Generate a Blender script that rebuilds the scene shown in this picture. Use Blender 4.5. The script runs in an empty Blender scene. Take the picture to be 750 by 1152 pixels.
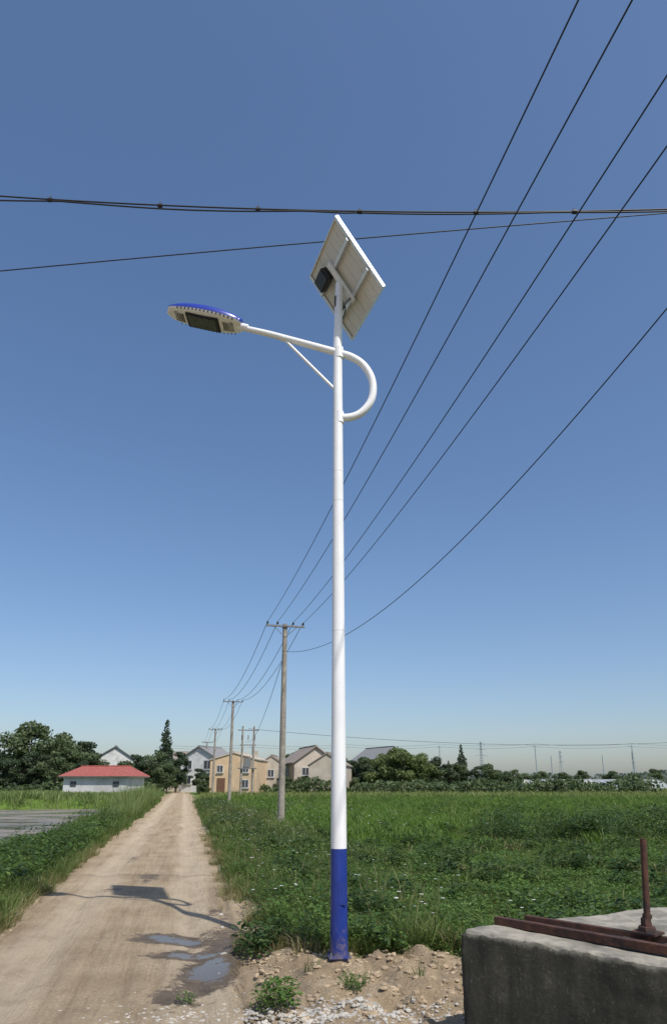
import bpy, bmesh, math, random
import numpy as np
from mathutils import Vector, Matrix, noise as mnoise
random.seed(3)
S=bpy.context.scene
col=S.collection
RD=0.2136  # road direction slope
rad=math.radians
# ------------------------------------------------------------------ helpers
def link(o,parent=None):
    col.objects.link(o)
    if parent: o.parent=parent
    return o
def empty(name,loc=(0,0,0),rotz=0):
    e=bpy.data.objects.new(name,None); e.location=loc; e.rotation_euler=(0,0,rotz); e.empty_display_size=.2
    return link(e)
def build(name,V,loops,tot,mats,midx=None,parent=None,smooth=False,obj=True,attrs=None):
    V=np.asarray(V,dtype=np.float32); loops=np.asarray(loops,dtype=np.int32); tot=np.asarray(tot,dtype=np.int32)
    me=bpy.data.meshes.new(name)
    me.vertices.add(len(V)); me.vertices.foreach_set('co',V.ravel())
    me.loops.add(len(loops)); me.loops.foreach_set('vertex_index',loops)
    me.polygons.add(len(tot)); st=np.concatenate([[0],np.cumsum(tot)[:-1]]).astype(np.int32)
    me.polygons.foreach_set('loop_start',st); me.polygons.foreach_set('loop_total',tot)
    if midx is not None: me.polygons.foreach_set('material_index',np.asarray(midx,dtype=np.int32))
    me.polygons.foreach_set('use_smooth',np.full(len(tot),smooth,dtype=bool))
    for m in (mats if isinstance(mats,(list,tuple)) else [mats]): me.materials.append(m)
    if attrs:
        for k,a in attrs.items():
            at=me.attributes.new(k,'FLOAT','POINT'); at.data.foreach_set('value',np.asarray(a,dtype=np.float32))
    me.update(); me.validate()
    if not obj: return me
    return link(bpy.data.objects.new(name,me),parent)
def bm_obj(name,bm,mats,parent=None,smooth=False):
    me=bpy.data.meshes.new(name); bmesh.ops.recalc_face_normals(bm,faces=bm.faces); bm.to_mesh(me); bm.free()
    for m in (mats if isinstance(mats,(list,tuple)) else [mats]): me.materials.append(m)
    for p in me.polygons: p.use_smooth=smooth
    return link(bpy.data.objects.new(name,me),parent)
def box(name,c,s,mat,parent=None,bev=0.0,rot=None):
    bm=bmesh.new(); bmesh.ops.create_cube(bm,size=1)
    bmesh.ops.scale(bm,vec=s,verts=bm.verts)
    if bev: bmesh.ops.bevel(bm,geom=bm.edges[:],offset=bev,segments=2,affect='EDGES')
    if rot is not None: bmesh.ops.transform(bm,matrix=rot.to_4x4(),verts=bm.verts)
    bmesh.ops.translate(bm,vec=c,verts=bm.verts)
    return bm_obj(name,bm,mat,parent)
def tube(pts,radii,seg=8,caps=True):
    pts=[Vector(p) for p in pts]; V=[];F=[]
    for i,p in enumerate(pts):
        a=pts[max(i-1,0)]; b=pts[min(i+1,len(pts)-1)]
        d=(b-a).normalized()
        up=Vector((0,1,0)) if abs(d.y)<.9 else Vector((1,0,0))
        u=d.cross(up).normalized(); v=d.cross(u)
        for k in range(seg):
            t=2*math.pi*k/seg
            V.append(p+(u*math.cos(t)+v*math.sin(t))*radii[i])
    for i in range(len(pts)-1):
        for k in range(seg):
            k2=(k+1)%seg
            F.append((i*seg+k,i*seg+k2,(i+1)*seg+k2,(i+1)*seg+k))
    if caps:
        n=(len(pts)-1)*seg; o=len(V)
        V+=[v.copy() for v in V[:seg]]+[v.copy() for v in V[n:n+seg]]
        F.append(tuple(o+k for k in range(seg))[::-1]); F.append(tuple(o+seg+k for k in range(seg)))
    return V,F
def tube_obj(name,pts,radii,mat,parent=None,seg=12,smooth=True):
    if not isinstance(radii,(list,tuple)): radii=[radii]*len(pts)
    V,F=tube(pts,radii,seg)
    me=bpy.data.meshes.new(name); me.from_pydata([tuple(v) for v in V],[],F); me.materials.append(mat)
    for p in me.polygons: p.use_smooth=smooth and len(p.vertices)==4
    me.update()
    return link(bpy.data.objects.new(name,me),parent)
def sn(x,y,wl,seed,n=7):
    r=np.random.RandomState(seed); out=0
    for i in range(n):
        a=r.rand()*6.283; k=2*math.pi/(wl*(.6+.9*r.rand())); out=out+np.sin(k*(x*math.cos(a)+y*math.sin(a))+r.rand()*6.283)
    return out/n*1.6
def sst(x,a,b):
    t=np.clip((x-a)/(b-a),0,1); return t*t*(3-2*t)
def H(x,y,road=True):
    x=np.asarray(x,dtype=float); y=np.asarray(y,dtype=float)
    c=x+RD*y
    h=0.012*sn(x,y,2.2,1)
    off=sst(c,.7,1.6)+sst(-c,1.9,2.6)
    off=np.clip(off,0,1)
    near=1-sst(np.hypot(x-0.1,y-6.0),1.0,2.6)
    h+=off*(0.03*sn(x,y,1.1,2)+0.03*sn(x,y,.5,3)*(.4+near))
    h+=near*sst(c,.75,1.3)*(.05+.035*sn(x,y,.33,9)+.02*sn(x,y,.16,10))
    h-=0.14*sst(c,1.9,3.4)*sst(y,6.5,9)
    bank=-3.7+.35*sn(x*0+y,y,9,5)
    h-=0.62*sst(-c,-bank-.7,-bank+1.0)*(1-sst(y,55,58))*sst(y,17,20)
    h-=0.25*sst(-c,3.0,5)*(1-sst(y,17,20))
    h+=0.25*sst(y,55.5,57.5)*(1-sst(y,60,64))*sst(-c,2.5,4)
    # wheel ruts
    h-=0.035*(np.exp(-((c+1.3+.12*sn(y,y*0,5,6))/.15)**2)+np.exp(-((c-.2+.12*sn(y,y*0,5,7))/.15)**2))*sst(y,3,7)
    return h
# ------------------------------------------------------------------ materials
class MB:
    def __init__(s,name):
        s.m=bpy.data.materials.new(name); s.m.use_nodes=True; s.n=s.m.node_tree.nodes; s.l=s.m.node_tree.links
        s.b=s.n['Principled BSDF']; s.out=s.n['Material Output']
    def N(s,t,**k):
        n=s.n.new(t)
        for a,b in k.items():
            if hasattr(n,a) and a not in n.inputs: setattr(n,a,b)
            else: n.inputs[a].default_value=b
        return n
    def L(s,a,b): s.l.new(a,b)
    def coord(s): return s.N('ShaderNodeTexCoord').outputs['Object']
    def attr(s,nm):
        n=s.N('ShaderNodeAttribute'); n.attribute_name=nm; return n.outputs['Fac']
    def noise(s,vec,scale,detail=5,rough=.6):
        n=s.N('ShaderNodeTexNoise'); n.inputs['Scale'].default_value=scale; n.inputs['Detail'].default_value=detail; n.inputs['Roughness'].default_value=rough
        s.L(vec,n.inputs['Vector']); return n.outputs['Fac']
    def ramp(s,fac,stops):
        r=s.N('ShaderNodeValToRGB'); e=r.color_ramp.elements
        while len(e)<len(stops): e.new(.5)
        for i,(p,c) in enumerate(stops):
            e[i].position=p; e[i].color=(tuple(c)[:3]+(1,)) if hasattr(c,'__len__') else (c,c,c,1)
        s.L(fac,r.inputs['Fac']); return r.outputs['Color']
    def mix(s,fac,a,b,bt='MIX'):
        n=s.N('ShaderNodeMix'); n.data_type='RGBA'; n.blend_type=bt
        if isinstance(fac,(int,float)): n.inputs[0].default_value=fac
        else: s.L(fac,n.inputs[0])
        for v,i in ((a,6),(b,7)):
            if hasattr(v,'__len__'): n.inputs[i].default_value=tuple(v)[:3]+(1,)
            else: s.L(v,n.inputs[i])
        return n.outputs[2]
    def math(s,op,a,b=0.0,c=None):
        n=s.N('ShaderNodeMath'); n.operation=op
        for i,v in enumerate((a,b,c)):
            if v is None: continue
            if isinstance(v,(int,float)): n.inputs[i].default_value=v
            else: s.L(v,n.inputs[i])
        return n.outputs[0]
    def bump(s,h,strength,dist=.02):
        n=s.N('ShaderNodeBump'); n.inputs['Distance'].default_value=dist
        if isinstance(strength,(int,float)): n.inputs['Strength'].default_value=strength
        else: s.L(strength,n.inputs['Strength'])
        s.L(h,n.inputs['Height']); s.L(n.outputs['Normal'],s.b.inputs['Normal'])
def noisy(name,c1,c2,scale=4,rough=.8,bump=.3,metal=0,bd=.01,c3=None,lo=.35,hi=.65,spec=.5):
    m=MB(name); v=m.coord(); f=m.noise(v,scale,8,.65)
    cc=m.ramp(f,[(lo,c1),(hi,c2)])
    if c3: cc=m.mix(m.ramp(m.noise(v,scale*.22,6,.7),[(.5,0.0),(.62,1.0)]),cc,c3)
    m.L(cc,m.b.inputs['Base Color']); m.b.inputs['Roughness'].default_value=rough; m.b.inputs['Metallic'].default_value=metal
    m.b.inputs['Specular IOR Level'].default_value=spec
    if bump: m.bump(m.noise(v,scale*3,6,.7),bump,bd)
    return m.m
def foliage(name,dark,mid,light,transl=.3,nscale=.15,tint=None,rough=.55):
    m=MB(name); g=m.N('ShaderNodeNewGeometry')
    cc=m.ramp(g.outputs['Random Per Island'],[(0,dark),(.5,mid),(1,light)])
    n=m.noise(m.coord(),nscale,4,.6)
    cc=m.mix(m.ramp(n,[(.35,0.0),(.65,.75)]),cc,m.mix(.6,cc,tint or dark))
    m.L(cc,m.b.inputs['Base Color']); m.b.inputs['Roughness'].default_value=rough; m.b.inputs['Specular IOR Level'].default_value=.3
    t=m.N('ShaderNodeBsdfTranslucent'); m.L(m.mix(.5,cc,(light[0]*1.3,light[1]*1.3,light[2]*.8)),t.inputs['Color'])
    x=m.N('ShaderNodeMixShader'); x.inputs[0].default_value=transl
    m.L(m.b.outputs[0],x.inputs[1]); m.L(t.outputs[0],x.inputs[2]); m.L(x.outputs[0],m.out.inputs['Surface'])
    return m.m
def mk_white():
    m=MB('white_paint'); v=m.coord()
    cc=m.ramp(m.noise(v,3,4,.6),[(.35,(.74,.75,.76)),(.65,(.8,.805,.81))])
    sp=m.N('ShaderNodeSeparateXYZ'); m.L(v,sp.inputs[0])
    cb=m.N('ShaderNodeCombineXYZ'); m.L(m.math('MULTIPLY',sp.outputs['X'],30.0),cb.inputs[0]); m.L(m.math('MULTIPLY',sp.outputs['Y'],30.0),cb.inputs[1]); m.L(m.math('MULTIPLY',sp.outputs['Z'],1.1),cb.inputs[2])
    st=m.ramp(m.noise(cb.outputs[0],1.0,5,.6),[(.54,0.0),(.75,.45)])
    cc=m.mix(st,cc,(.6,.57,.5))
    m.L(cc,m.b.inputs['Base Color']); m.b.inputs['Roughness'].default_value=.32
    return m.m
white_paint=mk_white()
def mk_blue():
    m=MB('blue_paint'); v=m.coord(); sp=m.N('ShaderNodeSeparateXYZ'); m.L(v,sp.inputs[0])
    cc=m.ramp(m.noise(v,6,4,.6),[(.35,(.012,.032,.2)),(.65,(.016,.042,.25))])
    d=m.math('SUBTRACT',m.noise(v,18,6,.7),m.math('MULTIPLY',sp.outputs['Z'],.75))
    cc=m.mix(m.ramp(d,[(.3,0.0),(.6,.75)]),cc,(.24,.19,.14))
    m.L(cc,m.b.inputs['Base Color']); m.b.inputs['Roughness'].default_value=.3
    return m.m
blue_paint=mk_blue()
head_blue=noisy('lamp_blue',(.02,.04,.3),(.025,.05,.36),6,.28,0)
dark_plastic=noisy('dark_plastic',(.012,.012,.013),(.02,.02,.022),20,.45,.1)
glass_dark=noisy('lamp_lens',(.06,.065,.07),(.12,.125,.13),25,.12,0)
grey_vent=noisy('vent_grey',(.35,.35,.34),(.43,.43,.42),30,.6,.2)
alu=noisy('aluminium',(.62,.63,.64),(.72,.73,.74),12,.35,.05,metal=.5)
backsheet=noisy('panel_backsheet',(.56,.54,.48),(.64,.62,.56),3,.5,.05)
cells=noisy('solar_cells',(.008,.012,.04),(.012,.018,.06),8,.12,0)
cellline=noisy('cell_gap',(.40,.39,.36),(.46,.45,.41),8,.5,0)
wire_m=noisy('wire_black',(.012,.012,.014),(.02,.02,.024),10,.55,0)
conc_pole=noisy('pole_concrete',(.22,.195,.16),(.33,.3,.255),5,.9,.3,c3=(.18,.155,.13))
steel=noisy('galv_steel',(.15,.15,.15),(.26,.26,.26),10,.5,.1,metal=.5)
ceramic=noisy('insulator',(.08,.045,.03),(.12,.07,.05),10,.3,0)
rust=noisy('rusty_iron',(.045,.022,.016),(.12,.05,.03),22,.85,.6,metal=.15,bd=.004,c3=(.03,.02,.02))
conc_top=noisy('concrete_top',(.2,.185,.15),(.36,.33,.27),9,.92,.7,c3=(.15,.14,.11),bd=.012)
def mk_side():
    m=MB('concrete_side_mossy'); v=m.coord(); sp=m.N('ShaderNodeSeparateXYZ'); m.L(v,sp.inputs[0])
    a=m.ramp(m.noise(v,4,9,.75),[(.3,(.025,.026,.018)),(.52,(.065,.062,.045)),(.75,(.15,.14,.108))])
    cb=m.N('ShaderNodeCombineXYZ'); m.L(m.math('MULTIPLY',sp.outputs['X'],7.0),cb.inputs[0]); m.L(m.math('MULTIPLY',sp.outputs['Y'],7.0),cb.inputs[1]); m.L(sp.outputs['Z'],cb.inputs[2])
    a=m.mix(m.ramp(m.noise(cb.outputs[0],1.2,6,.65),[(.42,0.0),(.6,.8)]),a,(.022,.023,.016))
    e=m.math('ADD',sp.outputs['Z'],m.math('MULTIPLY',m.noise(v,12,5,.7),.11))
    a=m.mix(m.ramp(e,[(.715,0.0),(.745,.8)]),a,(.22,.205,.165))
    a=m.mix(m.ramp(m.noise(v,45,4,.7),[(.58,0.0),(.68,.55)]),a,(.19,.175,.14))
    m.L(a,m.b.inputs['Base Color']); m.b.inputs['Roughness'].default_value=.95; m.bump(m.noise(v,22,9,.78),1.0,.02)
    return m.m
conc_side=mk_side()
bark=noisy('bark',(.06,.045,.03),(.12,.09,.065),6,.9,.6)
stone_m=noisy('pebble_stone',(.26,.24,.21),(.5,.47,.42),6,.9,.3)
clod_m=noisy('soil_clod',(.26,.195,.125),(.42,.325,.22),7,.95,.6)
def dirt_color(m,v):
    a=m.ramp(m.noise(v,1.3,8,.65),[(.3,(.34,.26,.165)),(.55,(.46,.365,.245)),(.8,(.55,.45,.32))])
    b=m.ramp(m.noise(v,40,4,.7),[(.3,(.6,.57,.53)),(.6,(1,1,1)),(.8,(1.15,1.12,1.08))])
    return m.mix(.8,a,b,'MULTIPLY')
def mk_ground():
    m=MB('ground_soil_grass'); v=m.coord()
    d=m.math('ADD',m.attr('dirt'),m.math('MULTIPLY',m.math('SUBTRACT',m.noise(v,3.5,6,.7),.5),1.1))
    mask=m.ramp(d,[(.42,0.0),(.58,1.0)])
    soil=m.ramp(m.noise(v,2.5,7,.7),[(.3,(.12,.095,.055)),(.6,(.2,.155,.1)),(.8,(.28,.22,.15))])
    green=m.ramp(m.noise(v,1.2,8,.75),[(.25,(.04,.07,.016)),(.5,(.07,.125,.026)),(.75,(.11,.17,.04))])
    gm=m.ramp(m.noise(v,5,5,.7),[(.42,1.0),(.66,.25)])
    gm=m.math('MAXIMUM',gm,m.attr('far'))
    veg=m.mix(gm,soil,green)
    bands=m.ramp(m.noise(v,.045,3,.5),[(.4,(1,1,1)),(.6,(1.35,1.25,1.1))])
    veg=m.mix(1.0,veg,bands,'MULTIPLY')
    dc=m.mix(m.ramp(m.noise(v,6,6,.7),[(.4,0.0),(.7,.75)]),dirt_color(m,v),(.26,.19,.12))
    m.L(m.mix(mask,veg,dc),m.b.inputs['Base Color']); m.b.inputs['Roughness'].default_value=.95; m.b.inputs['Specular IOR Level'].default_value=.15
    h=m.math('ADD',m.noise(v,14,8,.75),m.math('MULTIPLY',m.noise(v,70,4,.7),.35)); m.bump(h,.9,.05)
    return m.m
ground_m=mk_ground()
def mk_road():
    m=MB('dirt_road_surface'); v=m.coord(); sp=m.N('ShaderNodeSeparateXYZ'); m.L(v,sp.inputs[0])
    c=m.math('MULTIPLY_ADD',sp.outputs['Y'],RD,sp.outputs['X'])
    cb=m.N('ShaderNodeCombineXYZ'); m.L(m.math('MULTIPLY',c,4.0),cb.inputs[0]); m.L(m.math('MULTIPLY',sp.outputs['Y'],.28),cb.inputs[1])
    st=m.noise(cb.outputs[0],1.2,7,.7)
    cw=m.math('ADD',c,m.math('MULTIPLY',m.math('SUBTRACT',m.noise(v,.5,2,.5),.5),.5))
    tr=m.math('ABSOLUTE',m.math('SUBTRACT',m.math('ABSOLUTE',m.math('ADD',cw,.55)),.75))
    mr=m.N('ShaderNodeMapRange'); mr.interpolation_type='SMOOTHSTEP'; m.L(tr,mr.inputs[0]); mr.inputs[1].default_value=.12; mr.inputs[2].default_value=.45; mr.inputs[3].default_value=1; mr.inputs[4].default_value=0
    base=dirt_color(m,v)
    k=m.ramp(st,[(.3,(.55,.5,.44)),(.5,(.93,.92,.9)),(.72,(1.12,1.12,1.12))])
    cc=m.mix(.9,base,k,'MULTIPLY')
    cc=m.mix(m.math('MULTIPLY',mr.outputs[0],.5),cc,(.55,.455,.33))
    dk=m.ramp(m.noise(v,2.2,8,.75),[(.54,0.0),(.68,.65)])
    cc=m.mix(dk,cc,(.27,.2,.135))
    dk2=m.ramp(m.noise(v,7,7,.75),[(.58,0.0),(.68,.55)])
    cc=m.mix(dk2,cc,(.3,.23,.155))
    wn=m.math('ADD',m.attr('wet'),m.math('ADD',m.math('MULTIPLY',m.math('SUBTRACT',m.noise(v,5,8,.7),.5),1.5),m.math('MULTIPLY',m.math('SUBTRACT',m.noise(v,21,6,.75),.5),.7)))
    wet=m.ramp(wn,[(.42,0.0),(.6,1.0)]); pud=m.ramp(wn,[(.90,0.0),(.94,1.0)])
    cc=m.mix(wet,cc,m.ramp(m.noise(v,9,5,.7),[(.35,(.10,.072,.046)),(.65,(.18,.135,.09))])); cc=m.mix(pud,cc,(.11,.085,.06))
    m.L(cc,m.b.inputs['Base Color']); m.b.inputs['Specular IOR Level'].default_value=.3
    rg=m.math('SUBTRACT',m.math('SUBTRACT',.95,m.math('MULTIPLY',wet,.38)),m.math('MULTIPLY',pud,.45)); m.L(rg,m.b.inputs['Roughness'])
    h=m.math('ADD',m.noise(v,9,8,.75),m.math('MULTIPLY',m.noise(v,55,5,.75),.5)); h=m.math('ADD',h,m.math('MULTIPLY',st,1.9))
    m.bump(h,m.math('SUBTRACT',.95,m.math('MULTIPLY',pud,.89)),.04)
    return m.m
road_m=mk_road()
def mk_paddy():
    m=MB('paddy_mud_water'); v=m.coord(); mp=m.N('ShaderNodeMapping'); mp.inputs['Scale'].default_value=(.5,1.3,1); m.L(v,mp.inputs['Vector'])
    n=m.noise(mp.outputs[0],.3,9,.72)
    mud=m.ramp(m.noise(v,3,7,.7),[(.3,(.16,.13,.095)),(.7,(.28,.235,.18))])
    k=m.ramp(n,[(.47,0.0),(.53,1.0)])
    m.L(m.mix(k,(.13,.11,.08),mud),m.b.inputs['Base Color'])
    m.L(m.math('MULTIPLY_ADD',k,.4,.12),m.b.inputs['Roughness'])
    m.bump(m.noise(v,7,5,.7),m.math('MULTIPLY_ADD',k,.8,.1),.03)
    return m.m
paddy_m=mk_paddy()
# foliage
g_road=foliage('grass_verge',(.055,.095,.022),(.10,.155,.034),(.19,.225,.072),nscale=.6)
g_dry=foliage('grass_dry',(.14,.14,.05),(.26,.23,.11),(.38,.32,.18),nscale=.6)
g_rice=foliage('rice_crop',(.075,.145,.022),(.115,.2,.032),(.175,.26,.05),nscale=.12,tint=(.06,.11,.022))
g_far=foliage('far_field_grass',(.14,.18,.05),(.19,.235,.07),(.27,.29,.11),nscale=.05)
g_crop=foliage('leaf_crop',(.05,.105,.022),(.085,.16,.032),(.15,.225,.055),nscale=.5,tint=(.035,.07,.017))
g_bush=foliage('bush_leaf',(.024,.055,.015),(.05,.092,.024),(.095,.145,.042),nscale=.5)
g_reed=foliage('reed_leaf',(.11,.17,.045),(.17,.23,.07),(.27,.31,.13),nscale=.5)
t_dark=foliage('tree_leaf_dark',(.034,.056,.032),(.058,.088,.045),(.095,.13,.064),nscale=.3)  # greens lightened so aerial haze is painted into the leaf colour
t_mid=foliage('tree_leaf_mid',(.058,.088,.042),(.095,.135,.058),(.145,.185,.082),nscale=.3)  # also paled: haze over the village trees is part of this colour
t_light=foliage('tree_leaf_light',(.08,.115,.04),(.125,.17,.055),(.18,.22,.08),nscale=.3)
t_far=foliage('tree_leaf_hazy',(.12,.15,.135),(.15,.185,.16),(.2,.23,.19),nscale=.02,tint=(.115,.14,.125))  # grey-green tint paints far haze into the treeline leaves
flower_m=noisy('white_petal',(.8,.8,.78),(.85,.85,.83),5,.6,0)
# ------------------------------------------------------------------ terrain
def axis(segs):
    out=[]
    for a,b,s in segs: out+=list(np.arange(a,b,s))
    return np.array(out+[segs[-1][1]],dtype=float)
xs=axis([(-1500,-200,100),(-200,-60,14),(-60,-20,2.0),(-20,-6,.35),(-6,-2.5,.12),(-2.5,3,.045),(3,8,.14),(8,20,.7),(20,60,3),(60,200,14),(200,1500,100)])
ys=axis([(-30,0,3),(0,4.5,.25),(4.5,8.5,.045),(8.5,14,.12),(14,30,.35),(30,70,.8),(70,200,8),(200,2000,120)])
def grid(name,X,Y,Z,mat,attrs=None):
    ny,nx=X.shape; V=np.stack([X.ravel(),Y.ravel(),Z.ravel()],1)
    i=np.arange((ny-1)*(nx-1)); r=i//(nx-1); q=i%(nx-1); a=r*nx+q
    loops=np.stack([a,a+1,a+nx+1,a+nx],1).ravel()
    return build(name,V,loops,np.full(len(i),4),mat,smooth=True,attrs=attrs)
GX,GY=np.meshgrid(xs,ys); GC=GX+RD*GY
GZ=H(GX,GY)-0.04*(sst(GC,-2.3,-1.8)*(1-sst(GC,.6,1.0)))*(1-sst(GY,125,131))
edge=7.0+.35*sn(GX,GY,1.3,21)
dirt=(1-sst(GY,edge-.3,edge+.45))*(1-sst(GX,1.6,2.6))
dirt=np.maximum(dirt,.85*sst(GC,-3.0,-2.2)*(1-sst(GC,.9,1.7+.4*sn(GX,GY,1.7,33)))*(1-sst(GY,125,140)))
dirt=np.maximum(dirt,.55*(GC>.5)*(1-sst(GC,2.0,3.0))*(1-sst(GY,14,20))*(sn(GX,GY,1.6,34)>.0))
dirt=np.maximum(dirt,.5*(1-sst(np.hypot(GX+.4,(GY-8.6)*.6),.5,1.0)))
far=sst(GY,16,30)
grid('ground',GX,GY,GZ,ground_m,{'dirt':dirt.ravel(),'far':far.ravel()})
ry=axis([(-8,4,.5),(4,12,.05),(12,30,.2),(30,130,1.0)]); NC=80; rc=np.linspace(0,1,NC)
RY=np.repeat(ry[:,None],NC,1)
eL=-2.1+.14*sn(ry,ry*0,2.0,41)+.12*sn(ry,ry*0,.6,42)-.25*sst(10-ry,0,4); eR=.9+.14*sn(ry,ry*0,2.3,43)+.12*sn(ry,ry*0,.5,44)-.2*sst(10-ry,0,3)
RC=eL[:,None]*(1-rc)+eR[:,None]*rc
RX=RC-RD*RY
RZ=H(RX,RY)+.006-.07*(sst(rc,.97,1.0)+sst(1-rc,.97,1.0))[None,:]
wet=np.zeros(RX.shape)
for cx,cy,rx,ry_,ro,a in [(-1.68,7.85,.5,.24,-.2,1.12),(-1.35,7.2,.42,.22,.2,1.05),(-1.08,6.6,.26,.65,.1,1.15),(-1.1,7.6,.22,.6,.1,.85),(-1.25,8.2,.3,.3,-.6,.6),(-1.5,9.3,.22,.6,.3,.55),(-3.2,12.6,.25,.9,.2,.6),(-1.9,12.2,.2,.9,.25,.5),(-1.25,5.9,.25,.4,.1,.65),(-4.3,15.5,.2,1.3,.2,.5),(-3.4,11.2,.35,.3,.2,.5)]:
    dx=RX-cx; dy=RY-cy; u=(dx*math.cos(ro)+dy*math.sin(ro))/rx; v=(-dx*math.sin(ro)+dy*math.cos(ro))/ry_
    wet=np.maximum(wet,a*np.clip(1.25-.75*np.sqrt(u*u+v*v),0,1))
grid('dirt_road',RX,RY,RZ,road_m,{'wet':wet.ravel()})
px=axis([(-90,-30,5),(-30,-4,.5)]); py=axis([(17,58,.5)])
PX,PY=np.meshgrid(px,py); grid('paddy_water',PX,PY,np.full(PX.shape,-.46),paddy_m)
# ------------------------------------------------------------------ scatter
rng=np.random.RandomState(11)
def tuft(nb,h,spread,w,lean,r):
    V=[];L=[];T=[]
    for i in range(nb):
        a=r.rand()*6.283; rr=spread*math.sqrt(r.rand()); bx,by=rr*math.cos(a),rr*math.sin(a)
        hh=h*(.45+.7*r.rand()); la=a+r.randn()*.9; le=lean*(.3+1.2*r.rand())*hh
        wa=r.rand()*6.283; wx,wy=w*.5*math.cos(wa),w*.5*math.sin(wa); dx,dy=math.cos(la),math.sin(la)
        o=len(V)
        V+=[(bx-wx,by-wy,-.02),(bx+wx,by+wy,-.02),(bx+wx*.8+dx*le*.35,by+wy*.8+dy*le*.35,hh*.55),(bx-wx*.8+dx*le*.35,by-wy*.8+dy*le*.35,hh*.55),(bx+dx*le,by+dy*le,hh*(1-.3*min(le/hh,1)))]
        L+=[o,o+1,o+2,o+3,o+3,o+2,o+4]; T+=[4,3]
    return np.array(V),np.array(L),np.array(T)
def leafplant(nl,h,spread,ls,r,up=.5):
    V=[];L=[];T=[]
    for i in range(nl):
        a=r.rand()*6.283; rr=spread*math.sqrt(r.rand()); z=h*(.15+.85*r.rand()**.7)*(1-.35*(rr/spread)**2)
        c=np.array([rr*math.cos(a),rr*math.sin(a),z]); la=a+r.randn()*.8
        u=np.array([math.cos(la),math.sin(la),r.randn()*.35+.15]); u/=np.linalg.norm(u)
        s=np.cross(u,[0,0,1]); s/=np.linalg.norm(s); s=s*math.cos(.6*r.randn())+np.cross(u,s)*math.sin(.6*r.randn()*up)
        q=ls*(.6+.8*r.rand()); o=len(V)
        V+=[c-u*q*.5,c+s*q*.3,c+u*q*.55+np.array([0,0,-.1*q]),c-s*q*.3]; L+=[o,o+1,o+2,o+3]; T+=[4]
    o=len(V); V+=[(-.004,0,-.02),(.004,0,-.02),(.003,0,h*.8),(-.003,0,h*.8)]; L+=[o,o+1,o+2,o+3]; T+=[4]
    return np.array(V),np.array(L),np.array(T)
def scatter(name,temps,P,sc,mat,tilt=.12):
    n=len(P); which=rng.randint(0,len(temps),n); Vs=[];Ls=[];Ts=[];off=0
    for k,(V,L,T) in enumerate(temps):
        p=P[which==k]; s=sc[which==k]; m=len(p)
        if m==0: continue
        a=rng.rand(m)*6.283; ca,sa=np.cos(a),np.sin(a)
        X=V[None,:,0]*ca[:,None]-V[None,:,1]*sa[:,None]; Y=V[None,:,0]*sa[:,None]+V[None,:,1]*ca[:,None]; Z=np.repeat(V[None,:,2],m,0)
        X=X+Z*(rng.randn(m)*tilt)[:,None]; Y=Y+Z*(rng.randn(m)*tilt)[:,None]
        W=np.stack([X,Y,Z],2)*s[:,None,None]+p[:,None,:]
        Vs.append(W.reshape(-1,3)); Ls.append((L[None,:]+(np.arange(m)*len(V))[:,None]+off).ravel()); Ts.append(np.tile(T,m)); off+=m*len(V)
    return build(name,np.concatenate(Vs),np.concatenate(Ls),np.concatenate(Ts),mat)
def pts(n,y0,y1,cond,xl=None,xr=None,k=.66,pw=1.0):
    Y=y0+(y1-y0)*rng.rand(n)**pw
    hw=k*Y+2.5
    X=(rng.rand(n)*2-1)*hw
    if xl is not None: X=xl+(xr-xl)*rng.rand(n)
    C=X+RD*Y; m=cond(X,Y,C); X,Y=X[m],Y[m]
    return np.stack([X,Y,H(X,Y)],1)
def cpts(n,y0,y1,c0,c1,cond=None,pw=1.0):
    Y=y0+(y1-y0)*rng.rand(n)**pw; C=c0+(c1-c0)*rng.rand(n); X=C-RD*Y
    if cond is not None:
        m=cond(X,Y,C); X,Y=X[m],Y[m]
    return np.stack([X,Y,H(X,Y)],1)
R=np.random.RandomState(5)
tg=[tuft(16,.2,.07,.008,.9,R) for _ in range(6)]
tgl=[tuft(18,.5,.14,.012,.7,R) for _ in range(6)]
tgf=[tuft(14,.5,.24,.026,.5,R) for _ in range(5)]
tgff=[tuft(14,.6,.6,.07,.4,R) for _ in range(5)]
stalk=[tuft(5,.8,.1,.009,.25,R) for _ in range(4)]
reed=[tuft(26,1.35,.3,.03,.3,R) for _ in range(4)]
lp=[leafplant(22,.17,.14,.055,R) for _ in range(7)]
bushy=[leafplant(90,.7,.42,.09,R) for _ in range(5)]
bushf=[leafplant(230,.8,.5,.07,R) for _ in range(4)]
weed=[leafplant(70,.26,.17,.06,R) for _ in range(4)]
weed2=[leafplant(60,.34,.15,.045,R) for _ in range(4)]
def U(n,a,b): return a+(b-a)*rng.rand(n)
er=lambda X,Y: .95+.3*sn(X,Y,1.5,61)
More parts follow.
